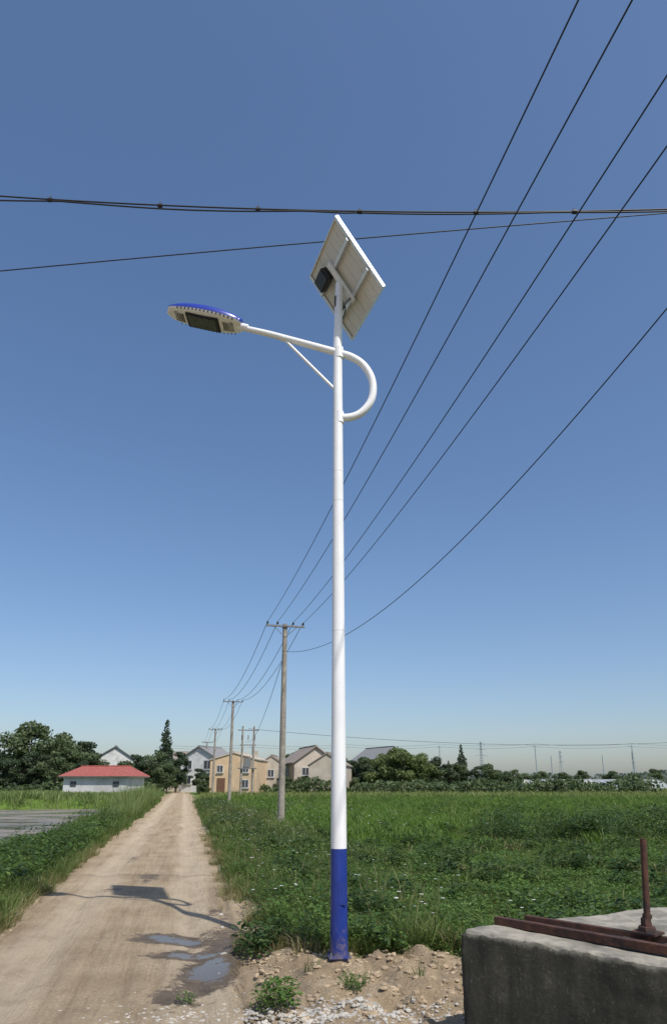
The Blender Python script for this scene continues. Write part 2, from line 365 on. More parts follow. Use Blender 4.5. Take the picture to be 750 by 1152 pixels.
# right verge
edgef=lambda X,Y: Y>7.05+.3*sn(X,Y,.9,62)
P=cpts(8500,6.9,16,.8,3.2,lambda X,Y,C:(C>er(X,Y))&edgef(X,Y)&(sn(X,Y,.9,63)>-.15)&(np.hypot(X-.05,Y-6.73)>.3))
scatter('verge_grass',tg,P,U(len(P),.4,1.2),g_road)
P=cpts(1300,7.2,16,1.0,3.6,lambda X,Y,C:(C>er(X,Y)+.1)&edgef(X,Y)&(sn(X,Y,1.6,64)>.15))
scatter('verge_grass',tgl,P,U(len(P),.35,.9),g_road)
P=cpts(3300,7.0,22,.6,3.0,lambda X,Y,C:(C>er(X,Y)-.2)&(Y>6.9)&(sn(X,Y,1.2,65)>-.1))
scatter('dry_grass',tg,P,U(len(P),.4,1.1),g_dry)
P=cpts(1700,7.0,22,.9,3.6,lambda X,Y,C:(C>er(X,Y))&edgef(X,Y)&(sn(X,Y,1.3,166)>-.1))
scatter('verge_weeds',weed2,P,U(len(P),.4,1.15),g_crop)
P=cpts(9000,16,60,.85,4.5,lambda X,Y,C:(C>1.0+.3*sn(X,Y,2.5,66)),pw=1.3)
scatter('verge_grass',tgf,P,U(len(P),.3,.95)*(.55+.45*(sn(P[:,0],P[:,1],2.0,167)>0)),g_road)
P=cpts(700,16,60,.9,3.2,lambda X,Y,C:(sn(X,Y,3,168)>.1)); scatter('verge_weeds',bushy,P,U(len(P),.3,.8),g_bush)
P=cpts(900,7.5,40,1.0,4.0,lambda X,Y,C:(sn(X,Y,1.8,169)>.1)); scatter('dry_stalks',stalk,P,U(len(P),.5,1.0),g_dry)
# left verge
P=cpts(8500,7,20,-6.5,-1.9,lambda X,Y,C:(C<-2.1+.25*sn(X,Y,1.5,67))&(sn(X,Y,1.1,170)>-.9))
scatter('verge_grass',tgl,P,U(len(P),.25,.75)*(.75+.5*(sn(P[:,0],P[:,1],1.6,171)>.2)),g_road)
P=cpts(1500,7,24,-3.0,-1.85,lambda X,Y,C:(C<-2.05+.25*sn(X,Y,1.5,67)))
scatter('dry_grass',tg,P,U(len(P),.5,1.3),g_dry)
P=cpts(1700,7,26,-6,-2.2,lambda X,Y,C:(sn(X,Y,1.8,172)>-.1)); scatter('verge_weeds',weed2,P,U(len(P),.7,1.7),g_crop)
P=cpts(1000,7,26,-6,-2.3,lambda X,Y,C:(sn(X,Y,1.4,272)>.15)); scatter('verge_weeds',weed,P,U(len(P),.8,2.0),g_bush)
P=cpts(5500,18,62,-4.6,-2.0,lambda X,Y,C:(C<-2.15+.25*sn(X,Y,2.5,68))&(C>-4.1+.35*sn(Y,Y,9,5)))
scatter('verge_grass',tgf,P,U(len(P),.4,1.1),g_road)
P=cpts(480,29,54,-3.6,-2.3,lambda X,Y,C:sn(X,Y,6,69)>-.2)
scatter('reed_bed',reed,P,U(len(P),.55,1.1)*(.6+.5*sst(P[:,1],28,40)),g_reed)
P=cpts(170,12.5,50,-4.2,-2.6,lambda X,Y,C:sn(X,Y,3,70)>.0)
scatter('low_shrubs',bushf,P,U(len(P),.4,1.0),g_bush)
# bank beyond paddy and left fields
P=pts(14000,56,95,lambda X,Y,C:(C<-3.0))
scatter('field_grass',tgff,P,U(len(P),.6,1.3),g_reed)
# right leaf crop
P=pts(28000,6.6,20.5,lambda X,Y,C:(C>2.0+.4*sn(X,Y,1.6,71))&edgef(X,Y)&(X<13)&((X>.5)|(Y>7.3))&~((X>.6)&(Y<5.9)))
scatter('leaf_crop',lp,P,U(len(P),.5,1.1)*(.75+.3*(sn(P[:,0],P[:,1],1.3,173)>0)+.3*(sn(P[:,0],P[:,1],.6,273)>.4)),g_crop)
P=pts(2200,7.5,20,lambda X,Y,C:(C>2.0)&(sn(X,Y,1.4,72)>.25)&(X<12))
scatter('field_weeds',tg,P,U(len(P),.8,1.5),g_reed)
P=pts(3800,8,26,lambda X,Y,C:(C>1.8)&(sn(X,Y*1.6,2.4,74)>.2)&(X<15))
scatter('field_shrubs',weed,P,U(len(P),.6,1.8),g_bush)
P=pts(900,9,24,lambda X,Y,C:(C>2.0)&(X<13)&(sn(X,Y,2.6,174)>.1))
scatter('field_stalks',stalk,P,U(len(P),.4,.8),g_reed)
P=pts(2200,9,30,lambda X,Y,C:(C>2.5)&(X<18)&(sn(X,Y*2,3.2,274)>.35))
scatter('field_dry_patches',tg,P,U(len(P),1.0,2.0),g_dry)
# mid/far rice
P=pts(30000,19.5,72,lambda X,Y,C:(C>3.4)&~((X>5.0)&(Y<29)&(Y>20)&(sn(X,Y,4,75)>-.4)),pw=1.0)
scatter('rice_field',tgf,P,U(len(P),.4,1.0)*(1+.4*sst(P[:,1],40,70))*(.7+.4*(sn(P[:,0],P[:,1]*1.8,6,175)>0)),g_rice)
P=pts(2000,20.5,28,lambda X,Y,C:(X>5.0)&(X<24)&(sn(X,Y,3,76)>-.3))
scatter('bean_bushes',bushy,P,U(len(P),.5,1.05)*(.75+.7*(sn(P[:,0],P[:,1],1.8,276)>.1)),g_bush)
P=pts(700,20.5,29,lambda X,Y,C:(X>4.5)&(X<24)); scatter('bean_bush_tips',stalk,P,U(len(P),.7,1.7),g_reed)
P=pts(500,20.3,28,lambda X,Y,C:(X>4.8)&(X<24)&(sn(X,Y,2,277)>.1)); scatter('bean_bushes',bushy,P,U(len(P),.7,1.3),g_crop)
P=pts(1300,26,66,lambda X,Y,C:(C>4)&(sn(X,Y*2.5,9,77)>.3))
scatter('bean_bushes',bushy,P,U(len(P),.7,1.3),g_bush)
P=pts(2500,30,72,lambda X,Y,C:(C>4)&(sn(X,Y*3,12,377)>.4))
scatter('field_dry_patches',tgf,P,U(len(P),.8,1.5),g_far)
P=pts(16000,70,150,lambda X,Y,C:(C>2)&(X>-15))
scatter('far_field_grass',tgff,P,U(len(P),.6,1.4),g_far)
def at(lst): return np.array([(x,y,float(H(x,y))) for x,y in lst])
P=at([(-.42,5.62),(-.36,5.68),(-.5,5.6),(-.44,5.5),(-.33,5.58),(-.4,5.75),(.1,5.85),(.2,5.9),(.16,5.84),(-1.12,5.75),(-1.1,5.82)])
scatter('ground_weed',weed,P,np.array([.8,.75,.7,.65,.6,.7,.4,.4,.35,.4,.3]),g_crop)
P=at([(-.42,5.62),(-.36,5.68),(-.5,5.6),(.1,5.85),(.2,5.9),(.7,6.1),(.9,6.5),(-.2,6.3)]); scatter('ground_grass',tg,P,U(len(P),.5,1.0),g_road)
P=at([(-.78,7.1),(-.7,7.2),(-.85,7.3),(-.62,7.4),(-.75,7.0),(.35,7.3),(.45,7.6),(.55,8.4),(-.3,7.6),(.5,7.1),(.75,8.9),(.6,8.8)])
scatter('ground_weed',weed,P,U(len(P),.8,1.3),g_bush)
P=at([(.3,8.6),(.45,8.7),(.5,9.3),(-.7,10.4),(-.6,10.2),(.4,9.0),(-5.7,14.3),(-5.95,14.6),(-5.5,14.1),(-5.6,14.7),(-.9,9.2)])
scatter('verge_bush',bushf,P,U(len(P),.4,.6),g_bush)
P=at([(10.2,40),(11,41),(9.8,40.5),(6.5,34)])
scatter('verge_bush',bushy,P,U(len(P),1.4,2.0),g_bush)
# flowers
ft=[]
for k in range(3):
    V=[];L=[];T=[]
    for i in range(8):
        t=i*math.pi/4; o=len(V); d=np.array([math.cos(t),math.sin(t),.15]); s=np.array([-math.sin(t),math.cos(t),0])
        V+=[d*.004+[0,0,.3],d*.014+s*.005+[0,0,.3],d*.022+[0,0,.3],d*.014-s*.005+[0,0,.3]]; L+=[o,o+1,o+2,o+3];T+=[4]
    ft.append((np.array(V),np.array(L),np.array(T)))
P=cpts(420,8,24,1.0,4.2,lambda X,Y,C:sn(X,Y,2,81)>.1)
scatter('white_wildflowers',ft,P,U(len(P),.7,1.4),flower_m,tilt=.3)
P=cpts(260,20,45,1.0,9); scatter('white_wildflowers',ft,P,U(len(P),1.5,2.2),flower_m,tilt=.3)
# pebbles
def pebble(r):
    bm=bmesh.new(); bmesh.ops.create_icosphere(bm,subdivisions=2,radius=1)
    s=[.7+.6*r.rand(),.7+.6*r.rand(),.45+.3*r.rand()]; o=Vector(r.rand(3)*9)
    for v in bm.verts: v.co=v.co*(1+.45*mnoise.noise(v.co*1.2+o)); v.co=Vector((v.co.x*s[0],v.co.y*s[1],v.co.z*s[2]))
    V=np.array([v.co[:] for v in bm.verts]); F=[[v.index for v in f.verts] for f in bm.faces]; bm.free()
    return V,np.array(F).ravel(),np.full(len(F),3)
pb=[pebble(R) for _ in range(6)]
def pebs(name,X,Y,s,mat):
    P=np.stack([X,Y,H(X,Y)+s*.1],1); return scatter(name,pb,P,s,mat,tilt=.0)
n=900; X=.15+.42*rng.randn(n); Y=5.35+.13*rng.randn(n); pebs('gravel_pile',X,Y,.006+.016*rng.rand(n)**2,stone_m)
n=400; X=-1.1+.28*rng.randn(n); Y=5.45+.12*rng.randn(n); pebs('gravel_pile',X,Y,.004+.014*rng.rand(n)**2,stone_m)
n=1600; Y=U(n,5,16); C=U(n,-2.0,.9); pebs('road_pebbles',C-RD*Y,Y,.003+.011*rng.rand(n)**4,stone_m)
n=2600; X=U(n,-1.2,1.6); Y=U(n,5.2,7.2); m=(X+RD*Y>.7); X,Y=X[m],Y[m]; pebs('soil_clods',X,Y,.004+.028*rng.rand(len(X))**6,clod_m)
n=600; Y=U(n,7,30); C=.9+.18*rng.randn(n); pebs('roadside_stones',C-RD*Y,Y,.006+.03*rng.rand(n)**3,stone_m)
n=500; Y=U(n,7,30); C=-2.05+.2*rng.randn(n); pebs('roadside_stones',C-RD*Y,Y,.006+.025*rng.rand(n)**3,clod_m)
# ------------------------------------------------------------------ STREET LAMP
lamp=empty('solar_street_lamp',(0.05,6.73,0))
z0=float(H(.05,6.73))
box('base_plate',(0,0,z0-.02),(.2,.2,.018),blue_paint,lamp,.004,Matrix.Rotation(.12,3,'Z'))
tube_obj('pole_blue_base',[(0,0,z0-.1),(0,0,.5),(0,0,.993)],[.0815,.0785,.0755],blue_paint,lamp,40)
tube_obj('pole_shaft',[(0,0,.993),(0,0,3),(0,0,5),(0,0,6.6),(0.02,0,7.40)],[.0755,.066,.057,.0505,.047],white_paint,lamp,40)
tube_obj('paint_joint',[(0,0,.985),(0,0,1.0)],.0765,blue_paint,lamp,40)
for i,z in enumerate((6.42,5.57)):
    tube_obj('collar_%d'%(i+1),[(0.01,0,z-.07),(0.01,0,z+.07)],.058,white_paint,lamp,32)
for i,z in enumerate((3.1,4.55,4.9)):
    tube_obj('weld_seam_%d'%(i+1),[(0,0,z-.006),(0,0,z+.006)],.0675-.0045*(z-3),white_paint,lamp,32)
for k in range(4):
    a=k*math.pi/2+.12+.785; tube_obj('anchor_bolt_%d'%(k+1),[(.115*math.cos(a),.115*math.sin(a),z0-.03),(.115*math.cos(a),.115*math.sin(a),z0+.02)],.009,steel,lamp,6,False)
box('access_door',(0.03,-.0762,.62),(.075,.012,.2),blue_paint,lamp,.004)
def curve_pts(P,n=60):
    P=[Vector(p) for p in P]; out=[]
    for i in range(len(P)-1):
        a=P[max(i-1,0)];b=P[i];c=P[i+1];d=P[min(i+2,len(P)-1)]
        for k in range(8):
            t=k/8; out.append(.5*((2*b)+(c-a)*t+(2*a-5*b+4*c-d)*t*t+(3*b-3*c+d-a)*t**3))
    out.append(P[-1]); return out
ap=[(-1.2,0,6.79),(-.85,0,6.70),(-.5,0,6.59),(0,0,6.43),(.17,0,6.365),(.3,0,6.26),(.385,0,6.10),(.405,0,5.93),(.37,0,5.77),(.27,0,5.64),(.15,0,5.58),(.0,0,5.57)]
cp=curve_pts(ap); nn=len(cp)
tube_obj('lamp_arm',cp,[.032+.012*min(1,i/(nn*.3)) for i in range(nn)],white_paint,lamp,20)
tube_obj('arm_brace',[(-.62,0,6.6),(0,0,5.9)],.017,white_paint,lamp,12)
tube_obj('brace_clamp',[(-.66,0,6.637),(-.58,0,6.613)],.041,white_paint,lamp,16)
# lamp head
hx=Vector((-.972,0,.235)).normalized(); hup=Vector((.235,0,.972)).normalized(); hy=Vector((0,1,0)); ho=Vector((-1.14,0,6.79))
HL=.92
def prof(t):
    w=.045+.135*math.sin(math.pi*min(1,(t*.92+.02))**.8)**.55
    if t>.93: w*=math.sqrt(max(0.0,1-((t-.93)/.07)**2))*.98+.02
    up=.035+.075*math.sin(math.pi*min(1,t*.8+.12))
    if t>.8: up*=1-.75*((t-.8)/.2)**1.5
    dn=.025+.03*math.sin(math.pi*t)
    return w,up,dn
def loft(name,mat,a0,a1,grow=0,inset=1.0,ts=None,cap=True,fold=1.0):
    ts=ts or [i/28 for i in range(29)]; n=20; V=[];F=[]
    for t in ts:
        w,up,dn=prof(t)
        for k in range(n+1):
            a=a0+(a1-a0)*k/n; cy=math.cos(a); sz=math.sin(a)
            y=(abs(cy)**.75)*(1 if cy>0 else -1)*(w+grow)*inset; z=(abs(sz)**.8)*(up+grow if sz>0 else -(dn+grow))*fold
            V.append(ho+hx*(t*HL)+hy*y+hup*z)
    m=n+1
    for i in range(len(ts)-1):
        for k in range(n): F.append((i*m+k,i*m+k+1,(i+1)*m+k+1,(i+1)*m+k))
    if cap: F.append(tuple(range(m))); F.append(tuple((len(ts)-1)*m+k for k in range(m)))
    me=bpy.data.meshes.new(name); me.from_pydata([tuple(v) for v in V],[],F); me.materials.append(mat)
    for p in me.polygons: p.use_smooth=len(p.vertices)==4
    me.update(); return link(bpy.data.objects.new(name,me),lamp)
loft('head_upper_shell',head_blue,-.02,math.pi+.02,.004)
loft('head_lower_housing',white_paint,math.pi,2*math.pi,0)
Rm=Matrix((hx,hy,hup)).transposed()
for s in (-1,1):
    for i in range(15):
        t=.1+.052*i; w,up,dn=prof(t)
        box('vent_slot_%d_%d'%(s+2,i),ho+hx*(t*HL)+hy*(s*(w-.004))+hup*(-.014),(.012,.016,.026),dark_plastic,lamp,.002,Rm)
def under(name,t0,t1,wf,mat,extra,bev=.01):
    tm=(t0+t1)/2; w,up,dn=prof(tm)
    return box(name,ho+hx*(tm*HL)-hup*(dn+extra),((t1-t0)*HL,2*w*wf,.02),mat,lamp,bev,Rm)
under('lens_frame',.28,.72,.72,dark_plastic,-.002)
under('lens_glass',.31,.69,.6,glass_dark,.004)
under('vent_plate_1',.74,.88,.6,grey_vent,-.006)
under('vent_plate_2',.1,.25,.55,grey_vent,-.006)
for i in range(5):
    under('vent_rib_a%d'%i,.755+i*.024,.763+i*.024,.5,dark_plastic,-.002,.002)
    under('vent_rib_b%d'%i,.115+i*.026,.123+i*.026,.45,dark_plastic,-.002,.002)
tube_obj('head_socket',[ho-hx*.08,ho+hx*.06],[.04,.045],white_paint,lamp,20)
# solar panel
e1=Vector((-.325,.945,0)).normalized(); e2=Vector((.586,.042,-.809)); e2=(e2-e1*e2.dot(e1)).normalized(); n3=e1.cross(e2)
PR=Matrix((e1,e2,n3)).transposed(); pc=Vector((.09,0,7.44)); PW,PH=1.03,1.0
def pbx(name,x,y,z,sx,sy,sz,mat,bev=0): return box(name,pc+PR@Vector((x,y,z)),(sx,sy,sz),mat,lamp,bev,PR)
pbx('panel_cells_front',0,0,-.012,PW-.02,PH-.02,.006,cells)
pbx('panel_back_sheet',0,0,-.004,PW-.02,PH-.02,.006,backsheet)
for s in (-1,1):
    pbx('frame_side_%d'%(s+2),s*(PW/2-.006),0,0,.012,PH,.04,alu); pbx('frame_end_%d'%(s+2),0,s*(PH/2-.006),0,PW-.026,.012,.04,alu)
    pbx('frame_lip_%d'%(s+2),s*(PW/2-.03),0,.017,.034,PH-.03,.003,alu)
for i in range(1,6): pbx('cell_gap_x%d'%i,(-.5+i/6)*PW,0,-.0005,.006,PH-.06,.002,cellline)
for i in range(1,3): pbx('cell_gap_y%d'%i,0,(-.5+i/3)*PH,-.0002,PW-.06,.006,.002,cellline)
pbx('mount_rail_1',0,-.2,.035,PW-.05,.04,.03,alu); pbx('mount_rail_2',0,.22,.035,PW-.05,.04,.03,alu)
pbx('mount_spine',0.0,.0,.065,.07,.56,.028,white_paint)
pbx('battery_box',.2,-.22,.10,.26,.17,.1,dark_plastic,.01)
pbx('junction_box',.3,.12,.03,.1,.12,.05,dark_plastic,.006)
tube_obj('tilt_bracket',[(0.02,0,7.33),Vector((0.02,0,7.36))*.4+(pc+PR@Vector((0,0,.07)))*.6],.036,white_paint,lamp,16)
tube_obj('panel_strut',[(0.03,0,7.05),pc+PR@Vector((0,.22,.06))],.014,steel,lamp,8)
cb=[pc+PR@Vector((.3,.12,.05)),pc+PR@Vector((.38,.2,.12)),pc+PR@Vector((.3,.3,.14)),pc+PR@Vector((.12,.25,.12)),Vector((-.02,-.03,7.2)),Vector((-.03,-.03,7.05))]
tube_obj('panel_cable',curve_pts(cb),.008,wire_m,lamp,6)
# ------------------------------------------------------------------ UTILITY POLES
ldir=Vector((-6.53,29.2,0)).normalized(); lper=Vector((ldir.y,-ldir.x,0))
OFF=[-.8,-.35,.35,.8]; ang=math.atan2(lper.y,lper.x)
def upole(x,y,h,r0=.15,r1=.1):
    e=empty('utility_pole',(x,y,0),ang); zb=float(H(x,y))-.1
    tube_obj('shaft',[(0,0,zb),(0,0,h*.5),(0,0,h)],[r0,(r0+r1)/2,r1],conc_pole,e,20)
    box('crossarm',(0,-.12,h-.12),(1.75,.07,.08),steel,e,.006)
    box('crossarm_clamp',(0,-.02,h-.12),(.26,.27,.06),steel,e,.006)
    for s in (-1,1): tube_obj('arm_strut_%d'%(s+2),[(s*.5,-.12,h-.16),(0,-.1,h-.62)],.015,steel,e,6)
    for i,o in enumerate(OFF):
        tube_obj('insulator_%d'%(i+1),[(o,-.12,h-.08),(o,-.12,h-.03),(o,-.12,h-.028),(o,-.12,h+.03),(o,-.12,h+.032),(o,-.12,h+.07)],[.015,.015,.05,.035,.045,.03],ceramic,e,10)
    return [Vector((x,y,h+.07))+lper*o for o in OFF]
PT=[]
for k,(x,y,h) in enumerate([(5.1,-6.0,9.0),(-2.17,29.2,8.4),(-8.7,58.4,8.4),(-15.2,87.8,8.2),(-21.6,117,8.2)]):
    PT.append(upole(x,y,h))
lines=empty('overhead_power_lines')
def wire(name,p0,p1,sag,r=.009,n=48,parent=lines,t1=1.0):
    p0=Vector(p0);p1=Vector(p1); c=bpy.data.curves.new(name,'CURVE'); c.dimensions='3D'; c.bevel_depth=r; c.bevel_resolution=2
    s=c.splines.new('POLY'); s.points.add(n)
    for i in range(n+1):
        t=t1*i/n; p=p0.lerp(p1,t); p=p-Vector((0,0,4*sag*t*(1-t))); s.points[i].co=(*p,1)
    c.materials.append(wire_m); return link(bpy.data.objects.new(name,c),parent)
for k in range(4):
    for i in range(4):
        wire('conductor_%d_%d'%(k+1,i+1),PT[k][i],PT[k+1][i],(.75 if k==0 else .75)+.05*i,.009 if k==0 else .013)
wire('service_drop_1',(-2.17,29.1,7.15),(6.37,.86,9.81),2.25,.009)
wire('service_drop_2',(-2.17,29.3,7.1),(-10.9,85,6.5),1.4,.013)
# crossing twin cable + single wire
cross=empty('crossing_cable')
def poly(name,fn,x0,x1,r,parent,n=80):
    c=bpy.data.curves.new(name,'CURVE'); c.dimensions='3D'; c.bevel_depth=r; c.bevel_resolution=2; s=c.splines.new('POLY'); s.points.add(n)
    for i in range(n+1):
        x=x0+(x1-x0)*i/n; s.points[i].co=(*fn(x),1)
    c.materials.append(wire_m); return link(bpy.data.objects.new(name,c),parent)
f1=lambda x:(x,7.5,9.30-.0245*x+.0065*x*x)
f2=lambda x:(x,7.5,9.30-.0245*x+.0065*x*x-.012-.05*abs(math.sin(x*.9+.35))*(1.0 if x<.2 else .5)-(.05*sst(-x,3,6)))
poly('strand_1',f1,-16,16,.011,cross); poly('strand_2',f2,-16,16,.011,cross,200)
for i,u in enumerate((-4.0,-2.44,-1.06,.37,2.0,3.38)):
    p=Vector(f1(u)); tube_obj('cable_tie_%d'%i,[p+Vector((-.03,0,-.01)),p+Vector((.03,0,-.01))],.03,wire_m,cross,8)
    tube_obj('tie_hook_%d'%i,[p,p+Vector((0,0,.06))],.009,wire_m,cross,6)
poly('single_wire',lambda x:(x,8.5,9.74+.107*x-.0009*x*x),-16,16,.009,cross)
# transformer pair
tr=empty('transformer_station',(-10.6,85,0),.2)
for s in (-1,1):
    tube_obj('leg_%d'%(s+2),[(s*.7,0,-.1),(s*.7,0,8.3)],[.16,.1],conc_pole,tr,12)
box('platform',(0,0,3.2),(2.2,.9,.12),steel,tr,.01); box('transformer_tank',(0,0,3.85),(.9,.6,1.1),steel,tr,.05)
box('top_beam',(0,0,7.8),(2.6,.1,.12),steel,tr); box('mid_beam',(0,0,6.0),(2.0,.1,.12),steel,tr)
for i in range(3): tube_obj('bushing_%d'%i,[(-.25+.25*i,0,4.4),(-.25+.25*i,0,4.75)],[.06,.03],ceramic,tr,8)
for i in range(3): tube_obj('fuse_%d'%i,[(-.8+.8*i,-.1,6.6),(-.8+.8*i,-.1,7.2)],.05,ceramic,tr,8)
# distant line
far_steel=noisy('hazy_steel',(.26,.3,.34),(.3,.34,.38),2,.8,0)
dl=empty('distant_power_line')
for k in range(9):
    x=-60+k*32; y=235-.05*x
    tube_obj('far_pole_%d'%k,[(x,y,0),(x,y,13.5)],[.2,.15],far_steel,dl,8); box('far_arm_%d'%k,(x,y,13),(2.2,.2,.2),far_steel,dl)
for zz,yy in ((14.0,0),(13.2,1.2)):
    for k in range(8):
        x=-60+k*32; wire('far_wire',(x,235-.05*x+yy,zz),(x+32,235-.05*(x+32)+yy,zz),.7,.03,12,dl)
for k in range(7):
    x=60+k*17+3*math.sin(k*5); tube_obj('village_pole_%d'%k,[(x,190,0),(x,190,8.5+1.5*math.sin(k*3))],[.16,.12],far_steel,dl,6)
wire('mid_wire',(-10.6,85,8.0),(75,110,9.3),2.0,.022,40,dl)
def pylon(x,y,h):
    e=empty('transmission_tower',(x,y,0),random.random()); r=.16
    for sx in (-1,1):
        for sy in (-1,1): tube_obj('leg',[(sx*3,sy*3,0),(sx*.8,sy*.8,h*.6),(sx*.4,sy*.4,h)],[r*1.4,r,r],far_steel,e,4)
    for k in range(7):
        z=h*(k/7); z2=h*((k+1)/7); w=3-2.3*min(1,z/(h*.6)*.95); w2=3-2.3*min(1,z2/(h*.6)*.95)
        for sy in (-1,1):
            tube_obj('brace',[(-w,sy*w,z),(w2,sy*w2,z2)],[r*.6]*2,far_steel,e,4); tube_obj('brace',[(w,sy*w,z),(-w2,sy*w2,z2)],[r*.6]*2,far_steel,e,4)
    for z,L in ((h*.66,6),(h*.8,5),(h*.93,4)):
        tube_obj('arm',[(-L,0,z),(0,0,z+1.2),(L,0,z)],[r,r*2,r],far_steel,e,4)
pylon(131,610,36); pylon(237,720,33); pylon(112,900,34); pylon(330,760,34); pylon(-20,900,30)
# ------------------------------------------------------------------ CONCRETE BLOCK
blk=empty('concrete_sluice_block')
P1=Vector((.80,4.72,0)); dA=Vector((.70,-.714,0)).normalized(); dB=Vector((.9,.42,0)).normalized(); ZT=.70
LA,LB,HB=2.2,2.7,.9; Vb=[];Fb=[];Mb=[]
def patchgrid(o,u,v,nu,nv,mi):
    b=len(Vb)
    for j in range(nv+1):
        for i in range(nu+1):
            p=o+u*(i/nu)+v*(j/nv); Vb.append(p)
    for j in range(nv):
        for i in range(nu):
            a=b+j*(nu+1)+i; Fb.append((a,a+1,a+nu+2,a+nu+1)); Mb.append(mi)
O=P1+Vector((0,0,ZT-HB)); Z=Vector((0,0,HB))
patchgrid(O,dA*LA,Z,180,72,1); patchgrid(O+dB*LB,-dB*LB,Z,180,72,1)
patchgrid(O+dA*LA,dB*LB,Z,40,20,1); patchgrid(O+dA*LA+dB*LB,-dA*LA,Z,40,20,1)
patchgrid(O+Z,dA*LA,dB*LB,180,180,0)
det=dA.x*dB.y-dA.y*dB.x
def round_(p):
    r=p-P1; a=(r.x*dB.y-r.y*dB.x)/det; b=(dA.x*r.y-dA.y*r.x)/det; q=p.copy()
    d1=max(0,1-b/.03)*(1 if b<.03 else 0); dt=max(0,1-(ZT-p.z)/.03); dl_=max(0,1-a/.03)
    ch=.010+.03*max(0,mnoise.noise(Vector((a*7,b*7,p.z*7)))+.05)+.010*mnoise.noise(Vector((a*25,b*25,3)))
    ch=max(ch,.004)
    if d1>0 and dt>0: q+=(dB*ch*dt*d1)+Vector((0,0,-ch*dt*d1))
    if dl_>0 and dt>0: q+=(dA*ch*dt*dl_)+Vector((0,0,-ch*dt*dl_))
    if dl_>0 and d1>0: q+=(dA+dB)*ch*.5*dl_*d1
    w=mnoise.noise(p*2.3)*.010+mnoise.noise(p*9)*.005
    return q+Vector((w*.6,w*.6,w))
Vb2=[tuple(round_(p)) for p in Vb]
me=bpy.data.meshes.new('block_body'); me.from_pydata(Vb2,[],Fb); me.materials.append(conc_top); me.materials.append(conc_side)
me.polygons.foreach_set('material_index',[0 if m==0 else 1 for m in Mb]); me.polygons.foreach_set('use_smooth',[True]*len(Fb)); me.update()
bm=bmesh.new(); bm.from_mesh(me); bmesh.ops.remove_doubles(bm,verts=bm.verts,dist=.0004); bmesh.ops.recalc_face_normals(bm,faces=bm.faces); bm.to_mesh(me); bm.free()
link(bpy.data.objects.new('block_body',me),blk)
def beam(a,b,z,w,h,name):
    a=Vector((*a,0));b=Vector((*b,0)); d=b-a; L=d.length; R_=Matrix.Rotation(math.atan2(d.y,d.x),3,'Z'); c=(a+b)/2
    box(name+'_web',c+Vector((0,0,z+h/2)),(L,.008,h),rust,blk,.002,R_)
    off=R_@Vector((0,w/2,0))
    box(name+'_flange',c+off+Vector((0,0,z+h-.004)),(L,w-.012,.008),rust,blk,.002,R_)
    box(name+'_foot',c+off+Vector((0,0,z+.004)),(L,w-.012,.008),rust,blk,.002,R_)
beam((1.05,4.80),(2.1,3.62),ZT+.008,.06,.045,'channel_front')
beam((1.28,4.93),(2.6,3.55),ZT+.008,.05,.03,'channel_rear')
sx,sy=1.84,4.33
bxr=Matrix.Rotation(-.85,3,'Z')
box('spindle_base_plate',Vector((sx,sy,ZT+.052)),(.15,.13,.014),rust,blk,.003,bxr)
tube_obj('spindle_nut',[(sx,sy,ZT+.06),(sx,sy,ZT+.085),(sx,sy,ZT+.087),(sx,sy,ZT+.13)],[.055,.05,.034,.03],rust,blk,6,False)
zs=[ZT+.0+.008*i for i in range(72)]
tube_obj('threaded_spindle',[(sx+.0006*i,sy,z) for i,z in enumerate(zs)],[.0205 if i%2 else .0175 for i in range(len(zs))],rust,blk,14)
tube_obj('spindle_collar',[(sx+.010,sy,ZT+.13),(sx+.012,sy,ZT+.15)],.027,rust,blk,12)
# ------------------------------------------------------------------ BUILDINGS
w_white=noisy('render_white',(.54,.54,.53),(.66,.66,.65),1.2,.9,.1,c3=(.46,.46,.44))
w_yel=noisy('render_ochre',(.55,.39,.24),(.64,.48,.31),1.0,.9,.1,c3=(.48,.36,.24))
w_tan=noisy('render_tan',(.4,.35,.28),(.52,.46,.38),1.0,.9,.1,c3=(.34,.3,.24))
w_brk=noisy('brick_wall',(.27,.18,.14),(.36,.25,.19),3,.9,.2)
r_grey=noisy('roof_grey_tile',(.17,.175,.18),(.24,.24,.24),3,.85,.4)
r_brn=noisy('roof_brown_tile',(.21,.175,.15),(.28,.24,.2),3,.85,.4)
r_red=noisy('roof_red_tile',(.25,.065,.055),(.33,.1,.08),3,.8,.3)
win=noisy('window_glass',(.04,.045,.055),(.07,.08,.09),2,.15,0)
frame_m=noisy('window_frame',(.5,.5,.5),(.6,.6,.6),4,.5,0)
door_m=noisy('door_wood',(.12,.06,.035),(.18,.09,.05),5,.6,.1)
